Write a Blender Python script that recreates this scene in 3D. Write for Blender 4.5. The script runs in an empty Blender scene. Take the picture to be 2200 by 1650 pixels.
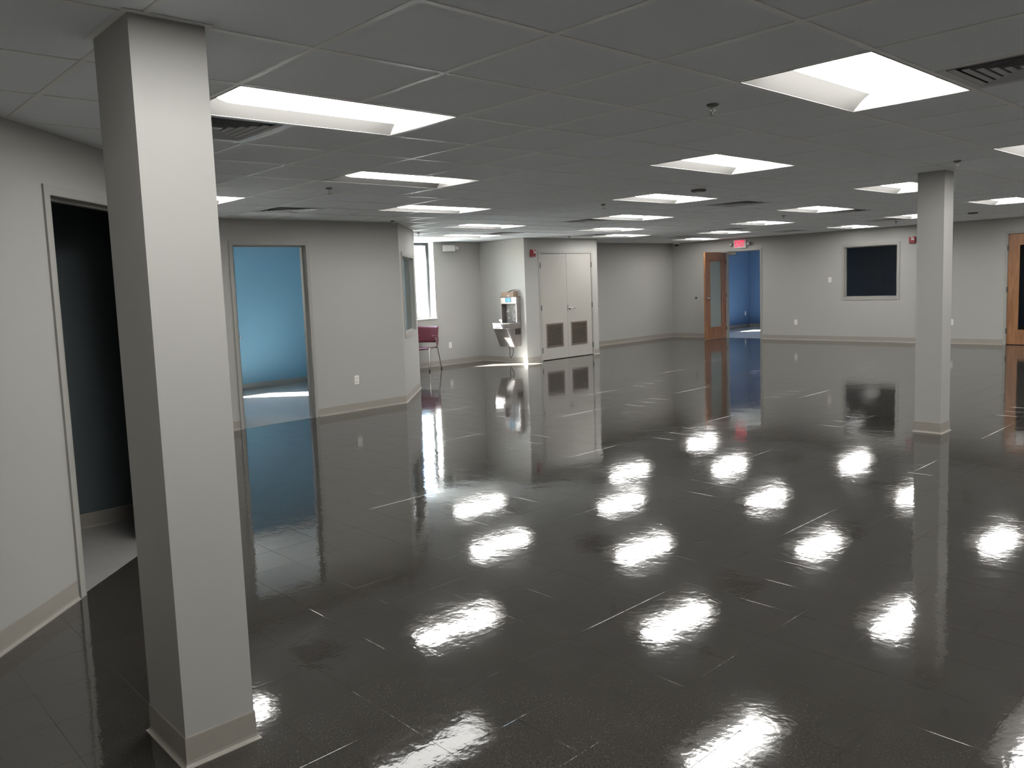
import bpy, bmesh, math, random
from math import sin, cos, pi, radians, sqrt
from mathutils import Matrix, Vector

random.seed(7)
scene = bpy.context.scene
COL = scene.collection
# ------------------------------------------------------------------ camera
FPX, PX, PY = 1723.74, 1031.57, 785.74
CAM = Vector((1.9915, -2.2006, 1.5696))
RV = Vector((0.67013118, 0.7411607, -0.04006263))
DV = Vector((0.04772535, -0.09688928, -0.99415027))
FV = Vector((-0.74070675, 0.66429909, -0.10030068))
cd = bpy.data.cameras.new('camera')
cd.sensor_width = 36.0
cd.lens = 36.0 * FPX / 2200.0
cd.shift_x = (1100 - PX) / 2200.0
cd.shift_y = -(825 - PY) / 2200.0
cd.clip_start = 0.02
cam = bpy.data.objects.new('camera', cd)
cam.matrix_world = Matrix(((RV.x, -DV.x, -FV.x, CAM.x), (RV.y, -DV.y, -FV.y, CAM.y), (RV.z, -DV.z, -FV.z, CAM.z), (0, 0, 0, 1)))
COL.objects.link(cam)
scene.camera = cam


def project(p):
    v = Vector(p) - CAM
    z = v.dot(FV)
    if z < 0.05:
        return None
    return (PX + FPX * v.dot(RV) / z, PY + FPX * v.dot(DV) / z)


# ------------------------------------------------------------------ world, sun, exposure
world = bpy.data.worlds.new('sky')
scene.world = world
world.use_nodes = True
wn = world.node_tree
wn.nodes.clear()
wo = wn.nodes.new('ShaderNodeOutputWorld')
wb = wn.nodes.new('ShaderNodeBackground')
sk = wn.nodes.new('ShaderNodeTexSky')
sk.sky_type = 'NISHITA'
sk.sun_disc = False
sk.sun_elevation = radians(42)
sk.sun_rotation = radians(225)
sk.altitude = 100
wb.inputs['Strength'].default_value = 1.0
wn.links.new(sk.outputs[0], wb.inputs['Color'])
wn.links.new(wb.outputs[0], wo.inputs['Surface'])

SUN_EL = 42.0
sd = bpy.data.lights.new('sun', 'SUN')
sd.energy = 85
sd.angle = radians(0.55)
sd.color = (1.0, 0.98, 0.95)
sun = bpy.data.objects.new('sun', sd)
d = Vector((cos(radians(SUN_EL)) * 0.7071, cos(radians(SUN_EL)) * 0.7071, -sin(radians(SUN_EL))))
sun.rotation_euler = d.to_track_quat('-Z', 'Y').to_euler()
sun.location = (-20, -2, 12)
COL.objects.link(sun)

vs = scene.view_settings
scene.display_settings.display_device = 'sRGB'
vs.view_transform = 'Standard'
vs.look = 'None'
vs.exposure = 2.1
vs.gamma = 1.0
vs.use_curve_mapping = False
scene.cycles.max_bounces = 8
scene.cycles.diffuse_bounces = 5
scene.cycles.glossy_bounces = 4
scene.cycles.transparent_max_bounces = 12
scene.cycles.sample_clamp_indirect = 6.0

LENS_E = 7.0        # radiance of a lit troffer diffuser
HC = 2.44           # ceiling height
T = 0.6096          # ceiling grid
FT = 0.3048         # floor tile


# ------------------------------------------------------------------ materials
def srgb(r, g, b):
    def f(c):
        c /= 255.0
        return c / 12.92 if c <= 0.04045 else ((c + 0.055) / 1.055) ** 2.4
    return (f(r), f(g), f(b), 1.0)


def mat(name, col, rough=0.6, metal=0.0, emit=None, estr=0.0, spec=0.5, coat=0.0):
    m = bpy.data.materials.new(name)
    m.use_nodes = True
    b = m.node_tree.nodes['Principled BSDF']
    b.inputs['Base Color'].default_value = col
    b.inputs['Roughness'].default_value = rough
    b.inputs['Metallic'].default_value = metal
    b.inputs['Specular IOR Level'].default_value = spec
    b.inputs['Coat Weight'].default_value = coat
    if emit:
        b.inputs['Emission Color'].default_value = emit
        b.inputs['Emission Strength'].default_value = estr
    return m


def N(m, t, **kw):
    n = m.node_tree.nodes.new(t)
    for k, v in kw.items():
        if hasattr(n, k):
            setattr(n, k, v)
        else:
            n.inputs[k].default_value = v
    return n


def L(m, a, ao, b, bi):
    m.node_tree.links.new(a.outputs[ao], b.inputs[bi])


def bump_noise(m, scale, strength, dist, detail=2.0, coords='world'):
    b = m.node_tree.nodes['Principled BSDF']
    g = N(m, 'ShaderNodeNewGeometry')
    n = N(m, 'ShaderNodeTexNoise')
    n.inputs['Scale'].default_value = scale
    n.inputs['Detail'].default_value = detail
    bp = N(m, 'ShaderNodeBump')
    bp.inputs['Strength'].default_value = strength
    bp.inputs['Distance'].default_value = dist
    L(m, g, 'Position', n, 'Vector')
    L(m, n, 'Fac', bp, 'Height')
    L(m, bp, 'Normal', b, 'Normal')
    return m


def vary(m, scale, amt, detail=3.0):
    """slight, soft colour variation over the surface"""
    b = m.node_tree.nodes['Principled BSDF']
    c = b.inputs['Base Color'].default_value[:]
    g = N(m, 'ShaderNodeNewGeometry')
    n = N(m, 'ShaderNodeTexNoise')
    n.inputs['Scale'].default_value = scale
    n.inputs['Detail'].default_value = detail
    r = N(m, 'ShaderNodeValToRGB')
    r.color_ramp.elements[0].position = 0.35
    r.color_ramp.elements[1].position = 0.65
    r.color_ramp.elements[0].color = (c[0] * (1 - amt), c[1] * (1 - amt), c[2] * (1 - amt), 1)
    r.color_ramp.elements[1].color = (c[0] * (1 + amt), c[1] * (1 + amt), c[2] * (1 + amt), 1)
    L(m, g, 'Position', n, 'Vector')
    L(m, n, 'Fac', r, 'Fac')
    L(m, r, 'Color', b, 'Base Color')
    return m


M = {}
M['wall'] = bump_noise(mat('wall_paint', srgb(167, 166, 162), 0.55, spec=0.35), 260, 0.12, 0.001)
M['wall_blue'] = bump_noise(mat('blue_wall_paint', srgb(112, 152, 174), 0.55, spec=0.35), 260, 0.12, 0.001)
M['wall_store'] = bump_noise(mat('store_wall_shaded', srgb(88, 96, 100), 0.6, spec=0.3), 260, 0.1, 0.001)  # wall colour darkened to stand in for the unlit room's shade
M['wall_navy'] = bump_noise(mat('navy_wall_paint', srgb(82, 110, 146), 0.55, spec=0.35), 260, 0.12, 0.001)
M['ceil_tile'] = bump_noise(vary(mat('acoustic_tile', srgb(238, 243, 247), 0.9, spec=0.2), 320, 0.05), 420, 0.5, 0.001)
M['grid'] = mat('grid_enamel', srgb(240, 240, 238), 0.35)
M['ceil_plain'] = mat('ceiling_board', srgb(200, 200, 198), 0.9)
M['base'] = vary(mat('cove_base_vinyl', srgb(148, 143, 135), 0.42), 30, 0.02)
M['frame'] = bump_noise(mat('frame_enamel', srgb(156, 155, 149), 0.38), 200, 0.05, 0.001)
M['door_grey'] = bump_noise(mat('door_enamel', srgb(166, 163, 157), 0.42), 200, 0.06, 0.001)
M['black'] = mat('black_rubber', srgb(22, 22, 23), 0.6)
M['dark'] = mat('void_shade', srgb(28, 27, 26), 0.8)  # dark colour in place of the shade inside the closet
M['chrome'] = mat('satin_nickel', srgb(190, 186, 180), 0.22, 1.0)
M['steel'] = bump_noise(mat('brushed_steel', srgb(172, 167, 164), 0.4, 1.0), 60, 0.05, 0.001)
M['steel_dark'] = mat('grey_recess', srgb(104, 102, 100), 0.4, 0.6)
M['steel_vent'] = mat('slotted_steel', srgb(95, 88, 84), 0.5, 0.7)
M['white_plastic'] = mat('white_plastic', srgb(228, 226, 220), 0.4)
M['offwhite'] = mat('offwhite_plastic', srgb(214, 212, 206), 0.45)
M['grey_plastic'] = mat('grey_plastic', srgb(120, 120, 118), 0.5)
M['vent'] = mat('diffuser_metal', srgb(190, 192, 195), 0.35, 0.0)
M['vent_dark'] = mat('diffuser_throat', srgb(100, 101, 104), 0.7)
M['louver'] = mat('louver_metal', srgb(112, 103, 94), 0.45, 0.2)
M['red'] = mat('alarm_red', srgb(150, 26, 34), 0.4)
M['white_text'] = mat('white_print', srgb(236, 230, 228), 0.5)
M['clear_lens'] = mat('strobe_lens', srgb(214, 206, 208), 0.15)
M['exit_letter'] = mat('exit_letters', srgb(235, 40, 80), 0.5, emit=srgb(255, 36, 84), estr=0.3)
M['exit_face'] = mat('exit_face', srgb(215, 190, 190), 0.5)
M['vinyl_red'] = mat('burgundy_shell', srgb(100, 47, 58), 0.4)
M['vinyl_dark'] = mat('dark_burgundy_plastic', srgb(84, 34, 46), 0.5)  # deeper burgundy than the shell
M['cardboard'] = vary(mat('cardboard', srgb(146, 124, 106), 0.85), 40, 0.06)
M['box_flap'] = mat('box_flap', srgb(214, 196, 172), 0.85)
M['display'] = mat('blue_display', srgb(70, 150, 180), 0.3, emit=srgb(70, 160, 195), estr=0.05)
M['navy_print'] = mat('dark_print', srgb(30, 48, 70), 0.5)
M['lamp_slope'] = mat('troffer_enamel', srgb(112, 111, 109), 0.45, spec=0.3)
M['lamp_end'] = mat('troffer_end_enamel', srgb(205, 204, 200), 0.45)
M['lamp_trim'] = mat('troffer_trim', srgb(150, 150, 147), 0.4)
M['concrete'] = vary(mat('concrete_ground', srgb(98, 98, 94), 0.9), 0.6, 0.08)
M['alu'] = mat('window_aluminium', srgb(66, 68, 70), 0.4, 0.2)
M['sill'] = mat('sill_board', srgb(225, 224, 220), 0.4)
M['floor_side'] = vary(mat('side_room_floor', srgb(150, 149, 146), 0.35), 8, 0.05)
M['floor_base'] = mat('floor_adhesive', srgb(40, 38, 36), 0.5)


def lamp_mat(name, e):
    m = mat(name, srgb(240, 240, 238), 0.5, emit=(1.0, 0.985, 0.955, 1), estr=e)
    return m


M['lens'] = lamp_mat('lit_diffuser', LENS_E)
M['lens_dim'] = lamp_mat('dimmed_diffuser', LENS_E * 0.22)


def wood(name, c1, c2):
    m = mat(name, c1, 0.32, coat=0.3)
    b = m.node_tree.nodes['Principled BSDF']
    tc = N(m, 'ShaderNodeTexCoord')
    mp = N(m, 'ShaderNodeMapping')
    mp.inputs['Scale'].default_value = (9, 9, 0.8)
    n = N(m, 'ShaderNodeTexNoise')
    n.inputs['Scale'].default_value = 3.0
    n.inputs['Detail'].default_value = 6.0
    n.inputs['Distortion'].default_value = 0.8
    r = N(m, 'ShaderNodeValToRGB')
    r.color_ramp.elements[0].position = 0.3
    r.color_ramp.elements[1].position = 0.7
    r.color_ramp.elements[0].color = c1
    r.color_ramp.elements[1].color = c2
    L(m, tc, 'Object', mp, 'Vector')
    L(m, mp, 'Vector', n, 'Vector')
    L(m, n, 'Fac', r, 'Fac')
    L(m, r, 'Color', b, 'Base Color')
    return m


M['wood'] = wood('maple_veneer', srgb(128, 88, 60), srgb(162, 116, 80))


def glass(name, tint, refl=1.0):
    m = bpy.data.materials.new(name)
    m.use_nodes = True
    t = m.node_tree
    t.nodes.clear()
    o = t.nodes.new('ShaderNodeOutputMaterial')
    mx = t.nodes.new('ShaderNodeMixShader')
    tr = t.nodes.new('ShaderNodeBsdfTransparent')
    tr.inputs[0].default_value = tint
    gl = t.nodes.new('ShaderNodeBsdfGlossy')
    gl.inputs['Roughness'].default_value = 0.02
    fr = t.nodes.new('ShaderNodeFresnel')
    fr.inputs['IOR'].default_value = 1.5
    mu = t.nodes.new('ShaderNodeMath')
    mu.operation = 'MULTIPLY'
    mu.inputs[1].default_value = refl
    ge = t.nodes.new('ShaderNodeNewGeometry')
    iv = t.nodes.new('ShaderNodeMath')
    iv.operation = 'SUBTRACT'
    iv.inputs[0].default_value = 1.0
    m2 = t.nodes.new('ShaderNodeMath')
    m2.operation = 'MULTIPLY'
    t.links.new(ge.outputs['Backfacing'], iv.inputs[1])
    t.links.new(fr.outputs[0], m2.inputs[0])
    t.links.new(iv.outputs[0], m2.inputs[1])
    t.links.new(m2.outputs[0], mu.inputs[0])
    t.links.new(mu.outputs[0], mx.inputs[0])
    t.links.new(tr.outputs[0], mx.inputs[1])
    t.links.new(gl.outputs[0], mx.inputs[2])
    t.links.new(mx.outputs[0], o.inputs['Surface'])
    return m


M['glass'] = glass('window_glass', (0.93, 0.95, 0.95, 1))
M['glass_dark'] = glass('tinted_glass', (0.45, 0.52, 0.56, 1), 1.0)
M['frost'] = mat('obscure_glass', srgb(150, 158, 150), 0.18, spec=0.8)


def vct():
    """waxed vinyl composition tile: dark grey with chips, long soft waviness in the wax"""
    m = mat('waxed_vinyl_tile', srgb(66, 63, 60), 0.07, spec=0.72)
    b = m.node_tree.nodes['Principled BSDF']
    g = N(m, 'ShaderNodeNewGeometry')
    # chips
    mp = N(m, 'ShaderNodeMapping')
    mp.inputs['Scale'].default_value = (1.0, 2.2, 1.0)
    mp.inputs['Rotation'].default_value = (0, 0, 0.5)
    n1 = N(m, 'ShaderNodeTexNoise')
    n1.inputs['Scale'].default_value = 95
    n1.inputs['Detail'].default_value = 3.0
    r1 = N(m, 'ShaderNodeValToRGB')
    e = r1.color_ramp.elements
    e[0].position, e[0].color = 0.35, srgb(30, 28, 26)
    e[1].position, e[1].color = 0.42, srgb(66, 63, 59)
    x = r1.color_ramp.elements.new(0.62)
    x.color = srgb(70, 67, 63)
    x = r1.color_ramp.elements.new(0.70)
    x.color = srgb(78, 75, 71)
    L(m, g, 'Position', mp, 'Vector')
    L(m, mp, 'Vector', n1, 'Vector')
    L(m, n1, 'Fac', r1, 'Fac')
    n2 = N(m, 'ShaderNodeTexNoise')
    n2.inputs['Scale'].default_value = 5
    n2.inputs['Detail'].default_value = 3
    L(m, g, 'Position', n2, 'Vector')
    mr = N(m, 'ShaderNodeMapRange')
    mr.inputs['To Min'].default_value = 0.56
    mr.inputs['To Max'].default_value = 0.84
    L(m, n2, 'Fac', mr, 'Value')
    mx = N(m, 'ShaderNodeMix', data_type='RGBA', blend_type='MULTIPLY')
    mx.inputs[0].default_value = 1.0
    L(m, r1, 'Color', mx, 6)
    L(m, mr, 'Result', mx, 7)
    L(m, mx, 2, b, 'Base Color')
    # wax: slow waves, then fine ripple
    w1 = N(m, 'ShaderNodeTexNoise')
    w1.inputs['Scale'].default_value = 3.2
    w1.inputs['Detail'].default_value = 1.5
    w2 = N(m, 'ShaderNodeTexNoise')
    w2.inputs['Scale'].default_value = 38
    w2.inputs['Detail'].default_value = 3
    L(m, g, 'Position', w1, 'Vector')
    L(m, g, 'Position', w2, 'Vector')
    b1 = N(m, 'ShaderNodeBump')
    b1.inputs['Strength'].default_value = 1.0
    b1.inputs['Distance'].default_value = 0.0011
    b2 = N(m, 'ShaderNodeBump')
    b2.inputs['Strength'].default_value = 1.0
    b2.inputs['Distance'].default_value = 0.00016
    L(m, w1, 'Fac', b1, 'Height')
    L(m, w2, 'Fac', b2, 'Height')
    L(m, b1, 'Normal', b2, 'Normal')
    w4 = N(m, 'ShaderNodeTexNoise')
    w4.inputs['Scale'].default_value = 13
    w4.inputs['Detail'].default_value = 2
    w4.inputs['Distortion'].default_value = 0.6
    L(m, g, 'Position', w4, 'Vector')
    b4 = N(m, 'ShaderNodeBump')
    b4.inputs['Distance'].default_value = 0.0004
    L(m, w4, 'Fac', b4, 'Height')
    L(m, b2, 'Normal', b4, 'Normal')
    L(m, b4, 'Normal', b, 'Normal')
    # wear: roughness varies
    w3 = N(m, 'ShaderNodeTexNoise')
    w3.inputs['Scale'].default_value = 2.0
    w3.inputs['Detail'].default_value = 4
    L(m, g, 'Position', w3, 'Vector')
    rr = N(m, 'ShaderNodeMapRange')
    rr.inputs['To Min'].default_value = 0.02
    rr.inputs['To Max'].default_value = 0.09
    L(m, w3, 'Fac', rr, 'Value')
    L(m, rr, 'Result', b, 'Roughness')
    return m


M['vct'] = vct()


# ------------------------------------------------------------------ mesh helpers
class MB:
    def __init__(self):
        self.v, self.f, self.s = [], [], []

    def add(self, verts, faces, smooth=False):
        o = len(self.v)
        self.v += [tuple(p) for p in verts]
        self.f += [tuple(i + o for i in fc) for fc in faces]
        self.s += [smooth] * len(faces)
        return self

    def box(self, x0, x1, y0, y1, z0, z1):
        x0, x1 = min(x0, x1), max(x0, x1)
        y0, y1 = min(y0, y1), max(y0, y1)
        z0, z1 = min(z0, z1), max(z0, z1)
        return self.add([(x0, y0, z0), (x1, y0, z0), (x1, y1, z0), (x0, y1, z0), (x0, y0, z1), (x1, y0, z1), (x1, y1, z1), (x0, y1, z1)],
                        [(3, 2, 1, 0), (4, 5, 6, 7), (0, 1, 5, 4), (1, 2, 6, 5), (2, 3, 7, 6), (3, 0, 4, 7)])

    def prism(self, pts, z0, z1):
        """pts counter-clockwise in plan"""
        n = len(pts)
        a = sum(pts[i][0] * pts[(i + 1) % n][1] - pts[(i + 1) % n][0] * pts[i][1] for i in range(n))
        if a < 0:
            pts = pts[::-1]
        v = [(p[0], p[1], z0) for p in pts] + [(p[0], p[1], z1) for p in pts]
        f = [tuple(range(n))[::-1], tuple(range(n, 2 * n))]
        f += [(i, (i + 1) % n, (i + 1) % n + n, i + n) for i in range(n)]
        return self.add(v, f)

    def rbox(self, x0, x1, y0, y1, z0, z1, b=0.004, seg=2):
        """box with rounded edges"""
        bm = bmesh.new()
        bmesh.ops.create_cube(bm, size=1)
        for v in bm.verts:
            v.co = Vector(((x0 + x1) / 2 + v.co.x * abs(x1 - x0), (y0 + y1) / 2 + v.co.y * abs(y1 - y0), (z0 + z1) / 2 + v.co.z * abs(z1 - z0)))
        bmesh.ops.bevel(bm, geom=bm.edges[:], offset=b, segments=seg, profile=0.5, affect='EDGES')
        return self.bm(bm)

    def bm(self, bm, smooth=False):
        bm.verts.index_update()
        self.add([v.co[:] for v in bm.verts], [[v.index for v in f.verts] for f in bm.faces], smooth)
        bm.free()
        return self

    def tube(self, pts, r, n=8, cap=True):
        pts = [Vector(p) for p in pts]
        rings = []
        up = None
        for i, p in enumerate(pts):
            if i == 0:
                t = pts[1] - p
            elif i == len(pts) - 1:
                t = p - pts[i - 1]
            else:
                t = (pts[i + 1] - p).normalized() + (p - pts[i - 1]).normalized()
            t.normalize()
            if up is None:
                up = Vector((0, 0, 1)) if abs(t.z) < 0.9 else Vector((1, 0, 0))
            a = t.cross(up).normalized()
            bb = a.cross(t).normalized()
            up = bb
            rr = r[i] if isinstance(r, (list, tuple)) else r
            rings.append([p + a * rr * cos(2 * pi * k / n) + bb * rr * sin(2 * pi * k / n) for k in range(n)])
        v = [q for rg in rings for q in rg]
        f = []
        for i in range(len(pts) - 1):
            for k in range(n):
                k2 = (k + 1) % n
                f.append((i * n + k, i * n + k2, (i + 1) * n + k2, (i + 1) * n + k))
        self.add(v, f, True)
        if cap:
            self.add(rings[0], [tuple(range(n))], False)
            self.add(rings[-1], [tuple(range(n))[::-1]], False)
        return self

    def lathe(self, prof, c=(0, 0, 0), axis='z', n=16):
        """prof: (radius, height) pairs along the axis"""
        v, f = [], []
        for r, h in prof:
            for k in range(n):
                a = 2 * pi * k / n
                q = (r * cos(a), r * sin(a), h)
                if axis == 'y':
                    q = (q[0], q[2], q[1])
                elif axis == 'x':
                    q = (q[2], q[0], q[1])
                v.append((q[0] + c[0], q[1] + c[1], q[2] + c[2]))
        for i in range(len(prof) - 1):
            for k in range(n):
                k2 = (k + 1) % n
                f.append((i * n + k, i * n + k2, (i + 1) * n + k2, (i + 1) * n + k))
        self.add(v, f, True)
        for i in (0, len(prof) - 1):
            if prof[i][0] > 1e-6:
                self.add(v[i * n:(i + 1) * n], [tuple(range(n))], False)
        return self

    def frame(self, x0, x1, z0, z1, w, y0, y1):
        """rectangular picture-frame in the xz plane, outside x0..x1, z0..z1"""
        self.box(x0, x0 + w, y0, y1, z0, z1)
        self.box(x1 - w, x1, y0, y1, z0, z1)
        self.box(x0 + w, x1 - w, y0, y1, z1 - w, z1)
        self.box(x0 + w, x1 - w, y0, y1, z0, z0 + w)
        return self

    def mesh(self, name, m, fix=True):
        me = bpy.data.meshes.new(name)
        me.from_pydata(self.v, [], self.f)
        me.materials.append(m)
        for p, s in zip(me.polygons, self.s):
            p.use_smooth = s
        if fix:
            bm = bmesh.new()
            bm.from_mesh(me)
            bmesh.ops.recalc_face_normals(bm, faces=bm.faces[:])
            bm.to_mesh(me)
            bm.free()
        return me

    def build(self, name, m, parent=None, fix=True):
        o = bpy.data.objects.new(name, self.mesh(name, m, fix))
        COL.objects.link(o)
        if parent:
            o.parent = parent
        return o


def tag(o, label=None, cat=None, group=None, kind=None):
    if label:
        o['label'] = label
    if cat:
        o['category'] = cat
    if group:
        o['group'] = group
    if kind:
        o['kind'] = kind
    return o


def empty(name, loc, rz=0.0):
    o = bpy.data.objects.new(name, None)
    o.empty_display_size = 0.1
    o.location = loc
    o.rotation_euler = (0, 0, rz)
    COL.objects.link(o)
    return o


def copy_tree(o, parent=None):
    c = o.copy()
    COL.objects.link(c)
    if parent:
        c.parent = parent
    for ch in list(o.children):
        copy_tree(ch, c)
    return c


def text_mesh(body, size, depth, name, m, parent, loc, rot, font_bold=True, sx=1.0, align='CENTER'):
    cu = bpy.data.curves.new(name, 'FONT')
    cu.body = body
    cu.size = size
    cu.extrude = depth
    cu.align_x = align
    cu.align_y = 'CENTER'
    cu.offset = size * 0.02 if font_bold else 0
    tmp = bpy.data.objects.new(name, cu)
    COL.objects.link(tmp)
    dg = bpy.context.evaluated_depsgraph_get()
    me = bpy.data.meshes.new_from_object(tmp.evaluated_get(dg))
    bpy.data.objects.remove(tmp)
    me.materials.clear()
    me.materials.append(m)
    o = bpy.data.objects.new(name, me)
    COL.objects.link(o)
    o.parent = parent
    o.location = loc
    o.rotation_euler = rot
    o.scale = (sx, 1, 1)
    return o


# ------------------------------------------------------------------ plan
HALL = [(1.406, -5.0), (-4.0, 0.406), (-6.8, 0.406), (-6.8, 4.3), (-7.93, 5.43), (-10.36, 5.43), (-10.36, 8.98),
        (-9.07, 8.98), (-9.07, 11.17), (-10.36, 11.17), (-10.36, 15.78), (5.5, 15.78), (5.5, -5.0)]
H0 = HC + 0.16


def miter(pts, ts):
    """outer corner points; pts run clockwise round the room, so outside lies to the left"""
    n = len(pts)
    out = []
    for i in range(n):
        a, b, c = Vector(pts[i - 1]), Vector(pts[i]), Vector(pts[(i + 1) % n])
        d1, d2 = (b - a).normalized(), (c - b).normalized()
        n1, n2 = Vector((-d1.y, d1.x)), Vector((-d2.y, d2.x))
        t1, t2 = ts[i - 1], ts[i]
        # intersect the two offset lines
        p1, p2 = b + n1 * t1, b + n2 * t2
        cr = d1.x * d2.y - d1.y * d2.x
        if abs(cr) < 1e-6:
            out.append(p1)
        else:
            w = p2 - p1
            s = (w.x * d2.y - w.y * d2.x) / cr
            out.append(p1 + d1 * s)
    return out


def shell(pts, ts, names, openings, material, z1=H0):
    outer = miter(pts, ts)
    n = len(pts)
    for i in range(n):
        a, b = Vector(pts[i]), Vector(pts[(i + 1) % n])
        qa, qb = outer[i], outer[(i + 1) % n]
        Ln = (b - a).length
        dd = (b - a) / Ln
        nn = Vector((-dd.y, dd.x)) * ts[i]
        mb = MB()
        cuts = sorted(openings.get(i, []))
        s = 0.0
        P, Q = a, qa
        for (s0, s1, z0, zt) in cuts:
            p0, p1 = a + dd * s0, a + dd * s1
            q0, q1 = p0 + nn, p1 + nn
            mb.prism([P, p0, q0, Q], 0 - 0.05, z1)
            if z0 > 0:
                mb.prism([p0, p1, q1, q0], -0.05, z0)
            if zt < z1:
                mb.prism([p0, p1, q1, q0], zt, z1)
            P, Q = p1, q1
        mb.prism([P, b, qb, Q], -0.05, z1)
        o = mb.build(names[i], material, fix=False)
        tag(o, kind='structure')


def along(i, p, pts=HALL):
    a, b = Vector(pts[i]), Vector(pts[(i + 1) % len(pts)])
    return (Vector(p) - a).dot((b - a).normalized())


DT = 2.135   # door opening height
# openings of the hall, as (from, to) points on the walls
D_NEAR = ((-2.562, -1.032), (-3.206, -0.388))
D_BLUE = ((-6.8, 1.94), (-6.8, 2.88))
W_OBS1 = ((-6.965, 4.465), (-7.745, 5.245))
W_BAY = ((-10.36, 6.90), (-10.36, 7.765))
D_CLO = ((-9.07, 9.41), (-9.07, 10.96))
D_EXIT = ((-8.78, 15.78), (-7.87, 15.78))
W_OBS2 = ((-5.865, 15.78), (-4.76, 15.78))
D_WOOD = ((-2.735, 15.78), (-1.82, 15.78))


def op(i, seg, z0, z1, pts=HALL):
    a, b = along(i, seg[0], pts), along(i, seg[1], pts)
    return (min(a, b), max(a, b), z0, z1)


hall_open = {0: [op(0, D_NEAR, 0, DT - 0.02)], 2: [op(2, D_BLUE, 0, DT)], 3: [op(3, W_OBS1, 0.93, 2.01)], 5: [op(5, W_BAY, 0.955, 2.60)],
             7: [op(7, D_CLO, 0, DT)], 10: [op(10, D_EXIT, 0, DT), op(10, W_OBS2, 0.965, 2.07), op(10, D_WOOD, 0, DT)]}
hall_t = [.06, .06, .06, .06, .06, .27, .06, .06, .06, .27, .06, .12, .12]
hall_names = ['wall_near_left', 'wall_left_return', 'wall_left', 'wall_chamfer', 'wall_alcove_left', 'wall_alcove_back', 'wall_alcove_right',
              'wall_closet', 'wall_closet_side', 'wall_back', 'wall_right', 'wall_east', 'wall_behind']
shell(HALL, hall_t, hall_names, hall_open, M['wall'])

# blue office behind the left wall
BLUE = [(-6.92, 4.25), (-6.92, 0.526), (-10.36, 0.526), (-10.36, 5.31), (-7.98, 5.31)]
W_BLUE = ((-10.36, 2.00), (-10.36, 2.95))
blue_open = {0: [op(0, D_BLUE, 0, DT, BLUE)], 2: [op(2, W_BLUE, 0.955, 2.44, BLUE)], 4: [op(4, ((-7.05, 4.38), (-7.83, 5.16)), 0.93, 2.01, BLUE)]}
# clockwise order
BLUEC = [(-6.92, 4.25), (-6.92, 0.526), (-10.36, 0.526), (-10.36, 5.31), (-7.98, 5.31)]
shell(BLUEC, [.06, .06, .27, .06, .06], ['wall_office_front', 'wall_office_left', 'wall_office_back', 'wall_office_right', 'wall_office_chamfer'], blue_open, M['wall_blue'])

# small dark room behind the near left wall
NEAR = [(1.0, -4.764), (-0.2, -4.764), (-3.9, -4.0), (-3.9, 0.136)]
NEARC = [(0.85, -4.614), (-3.9, -4.614), (-3.9, 0.136)]
near_open = {2: [op(2, D_NEAR, 0, DT - 0.02, NEARC)]}
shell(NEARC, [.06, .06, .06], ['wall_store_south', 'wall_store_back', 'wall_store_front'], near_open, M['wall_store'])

# far rooms behind the right wall (one long room)
FAR = [(-0.6, 15.90), (-10.36, 15.90), (-10.36, 19.7), (-0.6, 19.7)]
W_FAR = ((-10.36, 16.75), (-10.36, 17.70))
far_open = {0: [op(0, D_EXIT, 0, DT, FAR), op(0, W_OBS2, 0.965, 2.07, FAR), op(0, D_WOOD, 0, DT, FAR)], 1: [op(1, W_FAR, 0.955, 2.44, FAR)]}
shell(FAR, [.06, .27, .06, .06], ['wall_far_front', 'wall_far_left', 'wall_far_back', 'wall_far_right'], far_open, M['wall_navy'])


mb = MB()
mb.box(-6.72, -6.60, 17.4, 19.7, 0.0025, HC)  # added partition, blocks window daylight to darken the view through the observation window
tag(mb.build('far_light_block', M['wall_navy']), kind='structure')


# ------------------------------------------------------------------ floors
def inside(x, y, pts=HALL):
    c = False
    n = len(pts)
    for i in range(n):
        x1, y1 = pts[i]
        x2, y2 = pts[(i + 1) % n]
        if (y1 > y) != (y2 > y) and x < (x2 - x1) * (y - y1) / (y2 - y1) + x1:
            c = not c
    return c


fl = MB().prism(HALL, -0.05, -0.0032).build('floor', M['floor_base'], fix=False)
tag(fl, 'dark grey waxed tile floor of the large open hall', kind='structure')
g = FT / 2 - 0.00035


def tile_mb(mb, cx, cy, dz=0.0):
    h, b = g, 0.0006
    z0, z1, z2 = -0.003, -0.00015 + dz, 0.0 + dz
    v = [(cx - h, cy - h, z0), (cx + h, cy - h, z0), (cx + h, cy + h, z0), (cx - h, cy + h, z0),
         (cx - h, cy - h, z1), (cx + h, cy - h, z1), (cx + h, cy + h, z1), (cx - h, cy + h, z1),
         (cx - h + b, cy - h + b, z2), (cx + h - b, cy - h + b, z2), (cx + h - b, cy + h - b, z2), (cx - h + b, cy + h - b, z2)]
    f = [(8, 9, 10, 11)]
    for i in range(4):
        j = (i + 1) % 4
        f.append((i, j, j + 4, i + 4))
        f.append((i + 4, j + 4, j + 8, i + 8))
    mb.add(v, f)


def vis_area(cx, cy, z, h):
    q = [project((cx + sx * h, cy + sy * h, z)) for sx, sy in ((-1, -1), (1, -1), (1, 1), (-1, 1))]
    if any(p is None for p in q):
        return 0
    mx = sum(p[0] for p in q) / 4
    my = sum(p[1] for p in q) / 4
    if not (-60 < mx < 2260 and -60 < my < 1710):
        return 0
    return abs(sum(q[i][0] * q[(i + 1) % 4][1] - q[(i + 1) % 4][0] * q[i][1] for i in range(4))) / 2


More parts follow.
